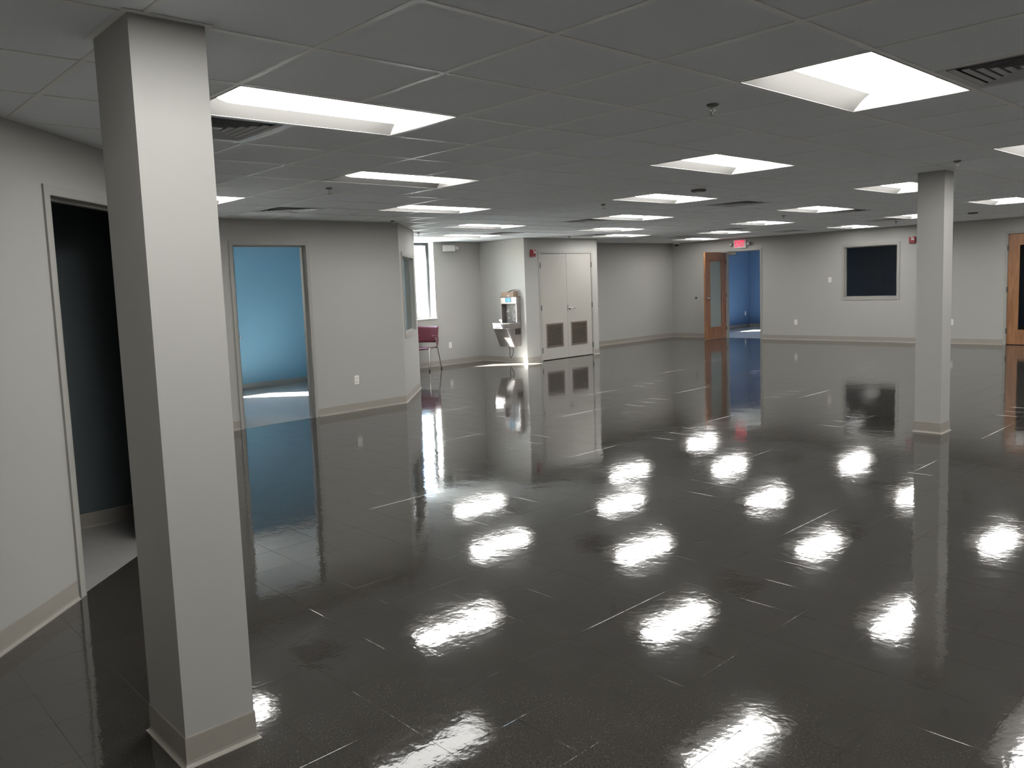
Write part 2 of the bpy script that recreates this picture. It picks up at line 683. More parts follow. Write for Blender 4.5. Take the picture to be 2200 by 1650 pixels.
OX, OY = -0.012, 0.010
cells = []
for i in range(-36, 20):
    for j in range(-18, 54):
        cx, cy = OX + (i + 0.5) * FT, OY + (j + 0.5) * FT
        if any(inside(cx + a * g, cy + b * g) for a in (-1, 0, 1) for b in (-1, 0, 1)):
            cells.append((vis_area(cx, cy, 0, g), cx, cy))
cells.sort(reverse=True)


def behind_near_left(cx, cy):
    # hidden by the near column or lying behind the wall
    return not inside(cx, cy)


first = [c for c in cells if not behind_near_left(c[1], c[2])][:300]
fs = set((c[1], c[2]) for c in first)
pm = MB()
tile_mb(pm, 0, 0)
tme = pm.mesh('floor_tile', M['vct'], False)
for k, (a, cx, cy) in enumerate(first):
    o = bpy.data.objects.new('floor_tile', tme)
    o.location = (cx, cy, random.uniform(-0.0001, 0.0001))
    o.rotation_euler = (random.uniform(-1, 1) * 0.0006, random.uniform(-1, 1) * 0.0006, 0)
    COL.objects.link(o)
    o.parent = fl
rest = MB()
for a, cx, cy in cells:
    if (cx, cy) not in fs:
        tile_mb(rest, cx, cy, random.uniform(-0.0001, 0.0001))
o = rest.build('distant_floor_tiles', M['vct'], fl, fix=False)
tag(o, kind='stuff')


def slab(name, pts, z0, z1, m):
    return tag(MB().prism(pts, z0, z1).build(name, m, fix=False), kind='structure')


slab('floor_office', [(-6.815, 1.94), (-6.92, 1.94), (-6.92, 0.526), (-10.36, 0.526), (-10.36, 5.31), (-7.98, 5.31), (-6.92, 4.25), (-6.92, 2.88), (-6.815, 2.88)], -0.05, 0.0025, M['floor_side'])
slab('floor_store', [(0.85, -4.614), (-3.9, -4.614), (-3.9, 0.136), (-3.29, -0.474), (-3.216, -0.398), (-2.572, -1.042), (-2.646, -1.118)], -0.05, 0.0025, M['floor_side'])
slab('floor_far_room', [(-10.36, 15.90), (-10.36, 19.7), (-0.6, 19.7), (-0.6, 15.90), (-1.82, 15.9), (-1.82, 15.86), (-2.735, 15.86), (-2.735, 15.9), (-7.87, 15.9), (-7.87, 15.86), (-8.78, 15.86), (-8.78, 15.90)], -0.05, 0.0025, M['floor_side'])
slab('ground_outside', [(-60, -50), (-10.64, -50), (-10.64, 60), (-60, 60)], -0.5, -0.15, M['concrete'])

# ------------------------------------------------------------------ ceiling
ceil = MB().prism(HALL, HC + 0.155, HC + 0.25).build('ceiling', M['ceil_plain'], fix=False)
tag(ceil, 'grey suspended acoustic tile ceiling over the whole hall', kind='structure')
slab('ceiling_office', BLUE, HC, HC + 0.2, M['ceil_plain'])
slab('ceiling_store', NEARC, HC, HC + 0.2, M['ceil_plain'])
slab('ceiling_far_room', FAR, HC, HC + 0.2, M['ceil_plain'])
slab('roof', [(-10.75, -5.3), (5.8, -5.3), (5.8, 20.1), (-10.75, 20.1)], HC + 0.26, HC + 0.5, M['concrete'])

# fixtures on the grid: (tile x, tile y) of the low corner, 1 wide by 2 long
LIGHTS = [
    ((-3, -1), 'long recessed troffer light right beside the near column, left edge cut by it'),
    ((0, 2), 'largest recessed troffer light, at upper right beside the big louvred diffuser'),
    ((-3, 5), 'recessed troffer light at mid ceiling, next beyond the largest troffer'),
    ((-6, 8), 'recessed troffer light in the middle row, third beyond the largest troffer'),
    ((-9, 11), 'recessed troffer light in the middle row, above the closet side of the hall'),
    ((-12, 14), 'recessed troffer light over the floor in front of the closet doors, middle row'),
    ((-14, 17), 'farthest recessed troffer light of the middle row, right of the closet corner'),
    ((-6, 2), 'dimmer recessed troffer light with grey sides, left half of the ceiling'),
    ((-9, 5), 'recessed troffer light beyond the dimmer one, above the outlet on the left wall'),
    ((-12, 9), 'recessed troffer light in front of the window alcove'),
    ((-15, 11), 'recessed troffer light inside the window alcove, nearest its emergency light'),
    ((-9, 0), 'recessed troffer light whose tip shows behind the near column'),
    ((-6, 14), 'recessed troffer light left of the far column, third in its row'),
    ((-9, 17), 'recessed troffer light above and just right of the exit door'),
    ((-12, 20), 'recessed troffer light in front of the exit sign'),
    ((-15, 23), 'recessed troffer light nearest the far left corner and its dome camera'),
    ((-3, 11), 'recessed troffer light partly hidden behind the top of the far column'),
    ((-6, 20), 'small distant recessed troffer light touching the left side of the far column'),
    ((-9, 23), 'distant recessed troffer light above the dark observation window'),
    ((-3, 17), 'recessed troffer light right of the far column, cut by the photo edge'),
    ((0, 8), 'recessed troffer light at the right edge of the photo, mostly cut off'),
]
HIDDEN = [(0, -3), (3, 5), (3, -1), (6, 2), (6, 8), (3, 11), (0, 14), (0, 20), (3, 17), (6, 14), (-3, 23), (3, 23), (6, 20)]
VENTS = [
    ((-4, -1), 'square louvred ceiling diffuser beside the near column, under the long troffer'),
    ((-10, 3), 'square ceiling diffuser above the blue office door'),
    ((1, 3), 'large dark louvred ceiling diffuser at the right edge, beside the biggest troffer'),
    ((-6, 11), 'dark square ceiling diffuser in the middle of the hall ceiling'),
    ((-10, 11), 'dark ceiling diffuser left of a troffer, above the closet side'),
    ((-14, 12), 'dark ceiling diffuser between the two alcove troffers'),
    ((-11, 19), 'thin dark ceiling diffuser left of the exit sign troffers'),
    ((-14, 21), 'farthest thin dark ceiling diffuser, toward the back left corner'),
    ((-14, 16), 'thin dark ceiling diffuser above the right jamb of the closet'),
    ((-6, 16), 'dark ceiling diffuser at the end of the troffer left of the far column'),
    ((-7, 21), 'dark ceiling diffuser beside the small troffer touching the far column'),
    ((-11, 23), 'thin dark ceiling diffuser left of the observation window troffer'),
]
taken = {}
for (i, j), _ in LIGHTS:
    taken[(i, j)] = taken[(i, j + 1)] = 1
for (i, j) in HIDDEN:
    taken[(i, j)] = taken[(i, j + 1)] = 1
for (i, j), _ in VENTS:
    taken[(i, j)] = 1
cc = []
for i in range(-18, 10):
    for j in range(-9, 27):
        if (i, j) in taken:
            continue
        cx, cy = (i + .5) * T, (j + .5) * T
        if any(inside(cx + a * T / 2.05, cy + b * T / 2.05) for a in (-1, 0, 1) for b in (-1, 0, 1)):
            cc.append((vis_area(cx, cy, HC, T / 2), cx, cy))
cc.sort(reverse=True)


def ctile(mb, cx, cy):
    """lay-in panel with a small reveal edge dropping between the bars"""
    h, e = T / 2 - 0.004, 0.0085
    z0, z1, z2 = HC + 0.003, HC + 0.009, HC + 0.016
    v = []
    for hh, z in ((h - e - 0.002, z0), (h - e + 0.0, z0 + 0.002), (h - e + 0.0, z1), (h, z1), (h, z2)):
        v += [(cx - hh, cy - hh, z), (cx + hh, cy - hh, z), (cx + hh, cy + hh, z), (cx - hh, cy + hh, z)]
    f = [(3, 2, 1, 0)]
    for k in range(4):
        for a in range(4):
            b = (a + 1) % 4
            f.append((k * 4 + b, k * 4 + a, (k + 1) * 4 + a, (k + 1) * 4 + b))
    f.append((16, 17, 18, 19))
    mb.add(v, f)


pm = MB()
ctile(pm, 0, 0)
cme = pm.mesh('ceiling_tile', M['ceil_tile'], False)
cset = cc[:300]
for a, cx, cy in cset:
    o = bpy.data.objects.new('ceiling_tile', cme)
    o.location = (cx, cy, random.uniform(-0.001, 0.001))
    COL.objects.link(o)
    o.parent = ceil
rest = MB()
for a, cx, cy in cc[300:]:
    ctile(rest, cx, cy)
tag(rest.build('distant_ceiling_tiles', M['ceil_tile'], ceil, fix=False), kind='stuff')

BW = 0.0119


def in_run(x, y):
    return inside(x, y) or inside(x + 0.05, y) or inside(x - 0.05, y) or inside(x, y + 0.05) or inside(x, y - 0.05)


def bar_runs(fixed, lo, hi, axis):
    """spans of one grid line that lie over the hall and outside troffers"""
    runs, cur = [], None
    for k in range(lo, hi):
        m = (k + 0.5) * T
        x, y = (fixed * T, m) if axis == 'y' else (m, fixed * T)
        ok = in_run(x, y)
        if ok and axis == 'x':
            if (k, fixed) in taken and (k, fixed - 1) in taken:
                # middle of a troffer
                for (i, j) in [l[0] for l in LIGHTS] + HIDDEN:
                    if i == k and j + 1 == fixed:
                        ok = False
        if ok:
            if cur is None:
                cur = k
        else:
            if cur is not None:
                runs.append((cur, k))
                cur = None
    if cur is not None:
        runs.append((cur, hi))
    return runs


for i in range(-17, 10):
    for a, b in bar_runs(i, -9, 27, 'y'):
        MB().box(i * T - BW, i * T + BW, a * T, b * T, HC, HC + 0.012).build('grid_bar', M['grid'], ceil, fix=False)
for j in range(-8, 27):
    for a, b in bar_runs(j, -18, 10, 'x'):
        MB().box(a * T, b * T, j * T - BW, j * T + BW, HC + 0.0004, HC + 0.012).build('cross_bar', M['grid'], ceil, fix=False)

# ------------------------------------------------------------------ troffers
W2, L2 = T / 2 - BW, T - BW          # half sizes of the fixture opening


def troffer(name, ltxt, i, j, lens_mat):
    root = empty(name, ((i + .5) * T, (j + 1) * T, HC))
    tag(root, ltxt, 'ceiling light', 'recessed troffers in the hall ceiling')
    # trim: a thin raised lip round the opening
    t = MB()
    for a, b, c, d2 in ((-W2 - .002, -W2 + .004, -L2 - .002, L2 + .002), (W2 - .004, W2 + .002, -L2 - .002, L2 + .002)):
        t.box(a, b, c, d2, -0.0015, 0.008)
    for c, d2 in ((-L2 - .002, -L2 + .004), (L2 - .004, L2 + .002)):
        t.box(-W2 + .004, W2 - .004, c, d2, -0.0015, 0.008)
    t.build('trim', M['lamp_trim'], root)
    # curved reflector trough: section across x, closed by sloping ends
    r = MB()
    n = 8
    prof = []
    for k in range(n + 1):
        u = k / n
        prof.append((-W2 + .006 + (W2 - .16) * u, 0.001 + 0.085 * sin(u * pi / 2)))
    sec = prof + [(-p[0], p[1]) for p in prof[::-1]]
    m = len(sec)
    v, f = [], []
    for yy, ins in ((-L2 + .006, 0), (L2 - .006, 0)):
        for (x, z) in sec:
            # ends slope inward as they rise
            s = -1 if yy < 0 else 1
            v.append((x, yy - s * z * 0.12, z))
    for k in range(m - 1):
        f.append((k, k + 1, m + k + 1, m + k))
    # end panels
    ends = []
    for e in (0, 1):
        s = -1 if e == 0 else 1
        y0 = s * (L2 - .006)
        base = len(v)
        v.append((sec[0][0], y0, sec[0][1]))
        v.append((sec[-1][0], y0, sec[-1][1]))
        ends.append(tuple([e * m + k for k in range(m)]))
    r.add(v, f, True)
    for e, fc in enumerate(ends):
        MB().add(v[e * m:(e + 1) * m], [tuple(range(m))]).build('end_plate', M['lamp_end'], root, fix=False)
    r.build('reflector', M['lamp_slope'], root, fix=False)
    # housing box above, keeps the void dark
    h = MB()
    h.box(-W2, W2, -L2, L2, 0.092, 0.13)
    h.box(-W2 - .001, -W2 + .003, -L2, L2, 0.002, 0.092)
    h.box(W2 - .003, W2 + .001, -L2, L2, 0.002, 0.092)
    h.box(-W2, W2, -L2 - .001, -L2 + .003, 0.002, 0.092)
    h.box(-W2, W2, L2 - .003, L2 + .001, 0.002, 0.092)
    h.build('housing', M['lamp_trim'], root)
    # drop diffuser: half-round bar hanging down to the ceiling plane
    q = MB()
    prof = []
    hw, top, drop = 0.122, 0.084, 0.082
    for k in range(11):
        a = pi * k / 10
        prof.append((-hw * cos(a), top - drop * sin(a) ** 0.8))
    m = len(prof)
    yl = L2 - 0.02
    v = []
    for yy in (-yl, yl):
        for (x, z) in prof:
            s = -1 if yy < 0 else 1
            v.append((x, yy + s * (z - top) * 1.3, z))
    f = [(k, k + 1, m + k + 1, m + k) for k in range(m - 1)] + [tuple(range(m)), tuple(range(m, 2 * m))[::-1], (0, m, 2 * m - 1, m - 1)]
    q.add(v, f, True)
    q.build('diffuser', lens_mat, root)
    return root


proto = troffer('ceiling_light', LIGHTS[0][1], LIGHTS[0][0][0], LIGHTS[0][0][1], M['lens'])
for (i, j), lt in LIGHTS[1:]:
    if (i, j) == (-6, 2):
        troffer('ceiling_light', lt, i, j, M['lens_dim'])
        continue
    c = copy_tree(proto)
    c.location = ((i + .5) * T, (j + 1) * T, HC)
    c['label'] = lt
for (i, j) in HIDDEN:
    c = copy_tree(proto)
    c.location = ((i + .5) * T, (j + 1) * T, HC)
    c['label'] = 'recessed troffer light beyond the edge of the photo'
    c['group'] = 'troffers outside the photo'


# ------------------------------------------------------------------ diffusers
def diffuser(lt, i, j):
    root = empty('ceiling_vent', ((i + .5) * T, (j + .5) * T, HC))
    tag(root, lt, 'ceiling vent', 'square air diffusers in the hall ceiling')
    h = T / 2 - BW

    def ring(h0, z0, h1, z1, th, name, m):
        b = MB()
        v = []
        for hh, z in ((h0, z0), (h1, z1), (h1, z1 + th), (h0, z0 + th)):
            v += [(-hh, -hh, z), (hh, -hh, z), (hh, hh, z), (-hh, hh, z)]
        f = []
        for k in range(4):
            kk = (k + 1) % 4
            for a in range(4):
                c = (a + 1) % 4
                f.append((k * 4 + a, k * 4 + c, kk * 4 + c, kk * 4 + a))
        b.add(v, f)
        return b.build(name, m, root)
    ring(h + .004, 0.0, h - 0.035, 0.003, 0.003, 'trim', M['vent'])
    MB().box(-h, h, -h, h, 0.030, 0.034).build('backing', M['vent_dark'], root)
    b = MB()
    for s in (-1, 1):
        b.box(s * h, s * (h - 0.003), -h, h, 0.004, 0.030)
        b.box(-h, h, s * h, s * (h - 0.003), 0.004, 0.030)
    b.build('throat', M['vent_dark'], root)
    for k in range(5):
        h0 = h - 0.040 - k * 0.044
        ring(h0, 0.001, h0 - 0.019, 0.009, 0.0015, 'louvre', M['vent'])
    MB().box(-0.03, 0.03, -0.03, 0.03, 0.004, 0.007).build('core_plate', M['vent'], root)
    return root


vp = None
for (i, j), lt in VENTS:
    if vp is None:
        vp = diffuser(lt, i, j)
    else:
        c = copy_tree(vp)
        c.location = ((i + .5) * T, (j + .5) * T, HC)
        c['label'] = lt

# sprinklers
SPR = [((-.53, 2.54), 'pendent sprinkler head near the largest troffer, in the foreground ceiling'),
       ((-.64, 8.85), 'pendent sprinkler head above and right of the far column top'),
       ((-6.57, 2.51), 'pendent sprinkler head below the dim troffer on the left'),
       ((-6.62, 8.57), 'pendent sprinkler head left of the middle row troffers'),
       ((-10.79, 6.66), 'pendent sprinkler head above the outer corner of the left wall'),
       ((-13.65, 9.57), 'pendent sprinkler head at the mouth of the window alcove'),
       ((-6.76, 15.84), 'tiny pendent sprinkler head between the far troffers, above the exit door'),
       ((-14.1, 16.03), 'pendent sprinkler head above the closet doors'),
       ((-6.61, 22.58), 'tiny pendent sprinkler head above the observation window, beside the far column')]


def sprinkler(lt, x, y):
    root = empty('sprinkler_head', (x, y, HC))
    tag(root, lt, 'sprinkler', 'fire sprinklers in the ceiling')
    MB().lathe([(0.0, 0.001), (0.030, 0.001), (0.031, -0.003), (0.024, -0.008), (0.016, -0.012), (0, -0.012)]).build('escutcheon', M['grey_plastic'], root)
    b = MB()
    b.lathe([(0.010, -0.012), (0.010, -0.024)], n=10)
    b.tube([(0.010, 0, -0.022), (0.013, 0, -0.036), (0.004, 0, -0.050)], 0.0022, 6)
    b.tube([(-0.010, 0, -0.022), (-0.013, 0, -0.036), (-0.004, 0, -0.050)], 0.0022, 6)
    b.tube([(0, 0, -0.022), (0, 0, -0.05)], 0.002, 6)
    b.build('frame', M['chrome'], root)
    MB().lathe([(0, -0.050), (0.014, -0.050), (0.014, -0.052), (0, -0.052)], n=12).build('deflector', M['chrome'], root)
    return root


sp = None
for (a, b), lt in SPR:
    if sp is None:
        sp = sprinkler(lt, a * T, b * T)
    else:
        c = copy_tree(sp)
        c.location = (a * T, b * T, HC)
        c['label'] = lt

# ceiling sensors
for k, ((a, b), lt) in enumerate([((-4.35, 8.27), 'small round ceiling sensor with a painted shadow ring right of the middle row troffer'),
                                  ((-4.2, 21.51), 'small white ceiling sensor right of the far column')]):
    root = empty('ceiling_sensor', (a * T, b * T, HC))
    tag(root, lt, 'sensor')
    MB().lathe([(0, 0.001), (0.075, 0.001), (0.075, -0.012), (0.066, -0.02), (0, -0.02)], n=20).build('base', M['steel_dark'], root)  # dark ring puts the shadow round the dome into the colour
    MB().lathe([(0.03, -0.02), (0.026, -0.034), (0.012, -0.041), (0, -0.042)], c=(0, 0, 0), n=14).build('dome', M['white_plastic'], root)

root = empty('dome_camera', (-16.35 * T, 25.3 * T, HC))
tag(root, 'small white dome security camera on the ceiling at the back left corner', 'camera')
MB().lathe([(0, 0.001), (0.075, 0.001), (0.078, -0.03), (0.068, -0.045), (0, -0.045)], n=20).build('housing', M['white_plastic'], root)
MB().lathe([(0.055, -0.045), (0.048, -0.075), (0.026, -0.093), (0, -0.098)], n=16).build('dome', M['black'], root)


# ------------------------------------------------------------------ sweeps along the walls
def sweep(name, pts, prof, m, kind='structure'):
    """profile (offset into the room, z) swept along pts; room lies to the right of travel"""
    pts = [Vector(p) for p in pts]
    nrm = []
    for a, b in zip(pts, pts[1:]):
        dd = (b - a).normalized()
        nrm.append(Vector((dd.y, -dd.x)))
    v, f = [], []
    k = len(prof)
    for i, p in enumerate(pts):
        if i == 0:
            mv = nrm[0]
        elif i == len(pts) - 1:
            mv = nrm[-1]
        else:
            s = nrm[i - 1] + nrm[i]
            mv = s / (1 + nrm[i - 1].dot(nrm[i]))
        for (u, z) in prof:
            v.append((p.x + mv.x * u, p.y + mv.y * u, z))
    for i in range(len(pts) - 1):
        for q in range(k - 1):
            f.append((i * k + q, i * k + q + 1, (i + 1) * k + q + 1, (i + 1) * k + q))
    f.append(tuple(range(k)))
    f.append(tuple(range((len(pts) - 1) * k, len(pts) * k))[::-1])
    o = MB().add(v, f).build(name, m)
    tag(o, kind=kind)
    return o


COVE = [(0.0, 0.0), (0.017, 0.0), (0.017, 0.0025), (0.010, 0.006), (0.006, 0.012), (0.0042, 0.022), (0.0032, 0.1), (0.0022, 0.1045), (0.0, 0.105)]
E = 0.0
sweep('baseboard_near_left', [(1.38, -4.974), (-2.520, -1.074)], COVE, M['base'])
sweep('baseboard_left_return', [(-3.25, -0.344), (-4.0, 0.406), (-6.8, 0.406), (-6.8, 1.885)], COVE, M['base'])
sweep('baseboard_left', [(-6.8, 2.935), (-6.8, 4.3), (-7.93, 5.43), (-10.36, 5.43)], COVE, M['base'])
sweep('baseboard_alcove', [(-10.36, 5.45), (-10.36, 8.98), (-9.07, 8.98), (-9.07, 9.355)], COVE, M['base'])
sweep('baseboard_closet', [(-9.07, 11.015), (-9.07, 11.17), (-10.36, 11.17), (-10.36, 15.78), (-8.835, 15.78)], COVE, M['base'])
sweep('baseboard_right', [(-7.815, 15.78), (-2.79, 15.78)], COVE, M['base'])
sweep('baseboard_far_right', [(-1.765, 15.78), (5.5, 15.78), (5.5, -5.0), (1.41, -5.0)], COVE, M['base'])
sweep('baseboard_office', [(-10.36, 0.53), (-10.36, 5.31), (-7.98, 5.31), (-6.92, 4.25), (-6.92, 2.95)], COVE, M['base'])
sweep('baseboard_store', [(-3.9, -4.61), (-3.9, 0.13)], COVE, M['base'])
sweep('baseboard_far_room', [(-10.36, 15.92), (-10.36, 19.7), (-0.6, 19.7)], COVE, M['base'])
ANG = [(0.0, HC - 0.0004), (0.022, HC - 0.0004), (0.022, HC + 0.001), (0.002, HC + 0.001), (0.002, HC + 0.012), (0, HC + 0.012)]
o = sweep('trim_1', [HALL[0]] + HALL[1:] + [HALL[0]], ANG, M['grid'])

# ------------------------------------------------------------------ columns
LX, LY = -0.5915, -1.271


def column(lt, x0, x1, y0, y1):
    root = empty('column', ((x0 + x1) / 2, (y0 + y1) / 2, 0))
    tag(root, lt, 'column', kind='thing')
    hx, hy = (x1 - x0) / 2, (y1 - y0) / 2
    MB().box(-hx, hx, -hy, hy, 0.0, HC + 0.05).build('shaft', M['wall'], root)
    # cove base all round, corners mitred (room to the right when walking clockwise seen from inside the column = counter-clockwise outside)
    pts = [(-hx, -hy), (-hx, hy), (hx, hy), (hx, -hy)]
    prof = COVE
    v, f = [], []
    k = len(prof)
    for (px, py) in pts:
        sx, sy = (1 if px > 0 else -1), (1 if py > 0 else -1)
        for (u, z) in prof:
            v.append((px + sx * u, py + sy * u, z))
    for i in range(4):
        j = (i + 1) % 4
        for q in range(k - 1):
            f.append((i * k + q, i * k + q + 1, j * k + q + 1, j * k + q))
    MB().add(v, f).build('cove_base', M['base'], root)
    b = MB()
    w = 0.022
    for (a, c, d1, e) in ((-hx - w, -hx, -hy - w, hy + w), (hx, hx + w, -hy - w, hy + w), (-hx, hx, -hy - w, -hy), (-hx, hx, hy, hy + w)):
        b.box(a, c, d1, e, HC - 0.0012, HC + 0.001)
    b.build('ceiling_angle', M['grid'], root)


column('large grey painted square column in the left foreground', LX - 0.325, LX, LY, LY + 0.245)
column('slender grey painted square column at right, farther down the hall', -0.667 - 0.230, -0.667, 5.956, 5.956 + 0.235)


# ------------------------------------------------------------------ doors and windows
def opening_root(name, p, theta, lt, cat):
    o = empty(name, (p[0], p[1], 0), theta)
    tag(o, lt, cat, kind='structure')
    return o


def door_frame(root, w, h, depth=0.12, face=0.05, proud=0.012, stop=True, m='frame'):
    """origin at left foot of the opening, on the hall face; x to the right, y into the wall"""
    b = MB()
    for (y0, y1) in ((-proud, 0.0), (depth, depth + proud)):
        b.box(-face, 0, y0, y1, 0, h + face)
        b.box(w, w + face, y0, y1, 0, h + face)
        b.box(0, w, y0, y1, h, h + face)
    # jamb liners
    b.box(-0.004, 0.002, -proud, depth + proud, 0, h + 0.002)
    b.box(w - 0.002, w + 0.004, -proud, depth + proud, 0, h + 0.002)
    b.box(0, w, -proud, depth + proud, h - 0.002, h + 0.004)
    if stop:
        b.box(0.002, 0.016, 0.055, 0.085, 0, h - 0.002)
        b.box(w - 0.016, w - 0.002, 0.055, 0.085, 0, h - 0.002)
        b.box(0.016, w - 0.016, 0.055, 0.085, h - 0.016, h - 0.002)
    return b.build('frame', M[m], root)


def lever(parent, x, z, y, side, direction):
    """lever handle on a leaf; side -1 towards -y, direction of the grip along x"""
    b = MB()
    b.lathe([(0, y), (0.032, y), (0.032, y + side * 0.010), (0.024, y + side * 0.014), (0, y + side * 0.014)], c=(x, 0, z), axis='y', n=18)
    b.tube([(x, y + side * 0.010, z), (x, y + side * 0.048, z), (x + direction * 0.012, y + side * 0.058, z), (x + direction * 0.07, y + side * 0.060, z), (x + direction * 0.118, y + side * 0.052, z)],
           [0.011, 0.010, 0.010, 0.009, 0.008], 10)
    return b.build('handle', M['chrome'], parent)


def hinge(root, x, z, y=-0.014):
    b = MB()
    b.tube([(x, y, z - 0.055), (x, y, z + 0.055)], 0.0075, 8)
    b.box(x - 0.016, x + 0.016, y + 0.001, y + 0.006, z - 0.05, z + 0.05)
    return b.build('hinge', M['steel_dark'], root)


# near left doorway (no leaf in sight)
d1 = opening_root('door_1', D_NEAR[0], radians(135), 'grey framed dark open doorway behind the foreground column', 'doorway')
door_frame(d1, 0.911, DT - 0.02)

# blue office door, leaf swung in almost along the line of sight
d2 = opening_root('door_2', D_BLUE[0], radians(90), 'grey framed open doorway to the blue office', 'doorway')
door_frame(d2, 0.94, DT)
leaf = empty('leaf', (0.018, 0.132, 0), radians(180 - 24.6 - 90 + 0.0))
leaf.parent = d2
# local x of the leaf runs from hinge to free edge
MB().rbox(0.0, 0.90, -0.0225, 0.0225, 0.012, DT - 0.006, 0.002, 1).build('panel', M['door_grey'], leaf)
lever(leaf, 0.83, 1.02, -0.0225, -1, -1)
MB().rbox(0.895, 0.9015, -0.012, 0.012, 0.96, 1.08, 0.001, 1).build('latch_plate', M['chrome'], leaf)
hinge(d2, 0.012, 0.25, 0.145)
hinge(d2, 0.012, 1.85, 0.145)
MB().box(0.9365, 0.940, 0.085, 0.115, 0.99, 1.08).build('strike_plate', M['chrome'], d2)

# closet double doors with louvres
d3 = opening_root('door_3', D_CLO[0], radians(90), 'pair of grey metal closet doors with dark louvred vents at the bottom', 'double door')
WC, HCl = 1.55, DT
door_frame(d3, WC, HCl, stop=False)
MB().box(0, WC, 0.10, 0.12, 0, HCl).build('backing', M['dark'], d3)  # dark sheet stands for the shaded closet interior
LV = [(0.130, 0.635), (0.875, 1.380)]   # louvre panels along x
lz0, lz1 = 0.250, 0.735
for k, (xa, xb) in enumerate(((0.004, 0.773), (0.777, WC - 0.004))):
    b = MB()
    va, vb = LV[k]
    va, vb = va + 0.006, vb - 0.006
    z0, z1 = 0.014, HCl - 0.006
    b.box(xa, va, 0.0, 0.044, z0, z1)
    b.box(vb, xb, 0.0, 0.044, z0, z1)
    b.box(va, vb, 0.0, 0.044, z0, lz0 + 0.006)
    b.box(va, vb, 0.0, 0.044, lz1 - 0.006, z1)
    leaf = b.build('leaf', M['door_grey'], d3)
    grille = MB().frame(LV[k][0], LV[k][1], lz0, lz1, 0.030, -0.007, 0.006).build('louver_grille', M['louver'], d3)
    MB().box(va, vb, 0.045, 0.05, lz0, lz1).build('slat_gap_shade', M['dark'], d3)  # shade between the slats, put in as a dark sheet
    ns = 18
    sm = MB().add([(va + .02, -0.004, -0.006), (vb - .02, -0.004, -0.006), (vb - .02, 0.020, 0.005), (va + .02, 0.020, 0.005),
                   (va + .02, -0.004, 0.003), (vb - .02, -0.004, 0.003), (vb - .02, 0.020, 0.009), (va + .02, 0.020, 0.009)],
                  [(3, 2, 1, 0), (4, 5, 6, 7), (0, 1, 5, 4), (1, 2, 6, 5), (2, 3, 7, 6), (3, 0, 4, 7)]).mesh('slat', M['louver'])
    for s in range(ns):
        o = bpy.data.objects.new('slat', sm)
        o.location = (0, 0, lz0 + 0.04 + (lz1 - lz0 - 0.08) * s / (ns - 1))
        COL.objects.link(o)
        o.parent = grille
    if k == 1:
        MB().rbox(0.782, 0.795, -0.003, 0.0, 0.96, 1.09, 0.001, 1).build('latch_guard', M['chrome'], leaf)
        lever(leaf, 0.845, 1.02, 0.0, -1, 1)
for z in (0.21, 1.06, 1.90):
    hinge(d3, -0.002, z)
    hinge(d3, WC + 0.002, z)


def wood_leaf(root, w, h, lx0, lx1, lz0, lz1, glass_m, y0=0.0, th=0.044):
    """door leaf with a full-height vision panel, x from hinge side"""
    b = MB()
    b.box(0, lx0, y0, y0 + th, 0.012, h)
    b.box(lx1, w, y0, y0 + th, 0.012, h)
    b.box(lx0, lx1, y0, y0 + th, 0.012, lz0)
    b.box(lx0, lx1, y0, y0 + th, lz1, h)
    p = b.build('panel', M['wood'], root)
    b = MB()
    for yy in (y0 - 0.005, y0 + th - 0.003):
        b.frame(lx0 - 0.006, lx1 + 0.006, lz0 - 0.006, lz1 + 0.006, 0.018, yy, yy + 0.008)
    b.build('glazing_bead', M['wood'], root)
    MB().box(lx0, lx1, y0 + th / 2 - 0.003, y0 + th / 2 + 0.003, lz0, lz1).build('glass_pane', glass_m, root)
    return p


# exit door: leaf swung out into the hall, hinged on the left jamb
d4 = opening_root('door_4', D_EXIT[0], 0.0, 'grey framed doorway with maple door standing open under the exit sign', 'doorway')
door_frame(d4, 0.91, DT)
leaf = empty('leaf', (0.004, -0.016, 0), radians(-90.6))
leaf.parent = d4
wood_leaf(leaf, 0.905, DT - 0.006, 0.20, 0.715, 0.30, 1.93, M['frost'], y0=-0.044)
lever(leaf, 0.84, 1.02, 0.0, 1, -1)
lever(leaf, 0.84, 1.02, -0.044, -1, -1)
hinge(d4, 0.0, 0.25)
hinge(d4, 0.0, 1.07)
hinge(d4, 0.0, 1.88)
root = d4
b = MB()
b.rbox(0.09, 0.30, -0.060, -0.014, DT - 0.085, DT - 0.025, 0.006)
b.tube([(0.13, -0.045, DT - 0.03), (0.20, -0.20, DT - 0.018), (0.06, -0.33, DT - 0.02)], 0.008, 8)
b.build('door_closer', M['chrome'], d4)

# closed maple door at the right edge
d5 = opening_root('door_5', D_WOOD[0], 0.0, 'closed maple door with dark glass pane at the right edge', 'door')
door_frame(d5, 0.915, DT, stop=False)
leaf = empty('leaf', (0.004, 0.004, 0), 0.0)
leaf.parent = d5
wood_leaf(leaf, 0.907, DT - 0.006, 0.178, 0.735, 0.285, 1.925, M['glass_dark'])
lever(leaf, 0.845, 1.02, 0.0, -1, -1)
for z in (0.27, 1.07, 1.87):
    hinge(d5, 0.0, z)


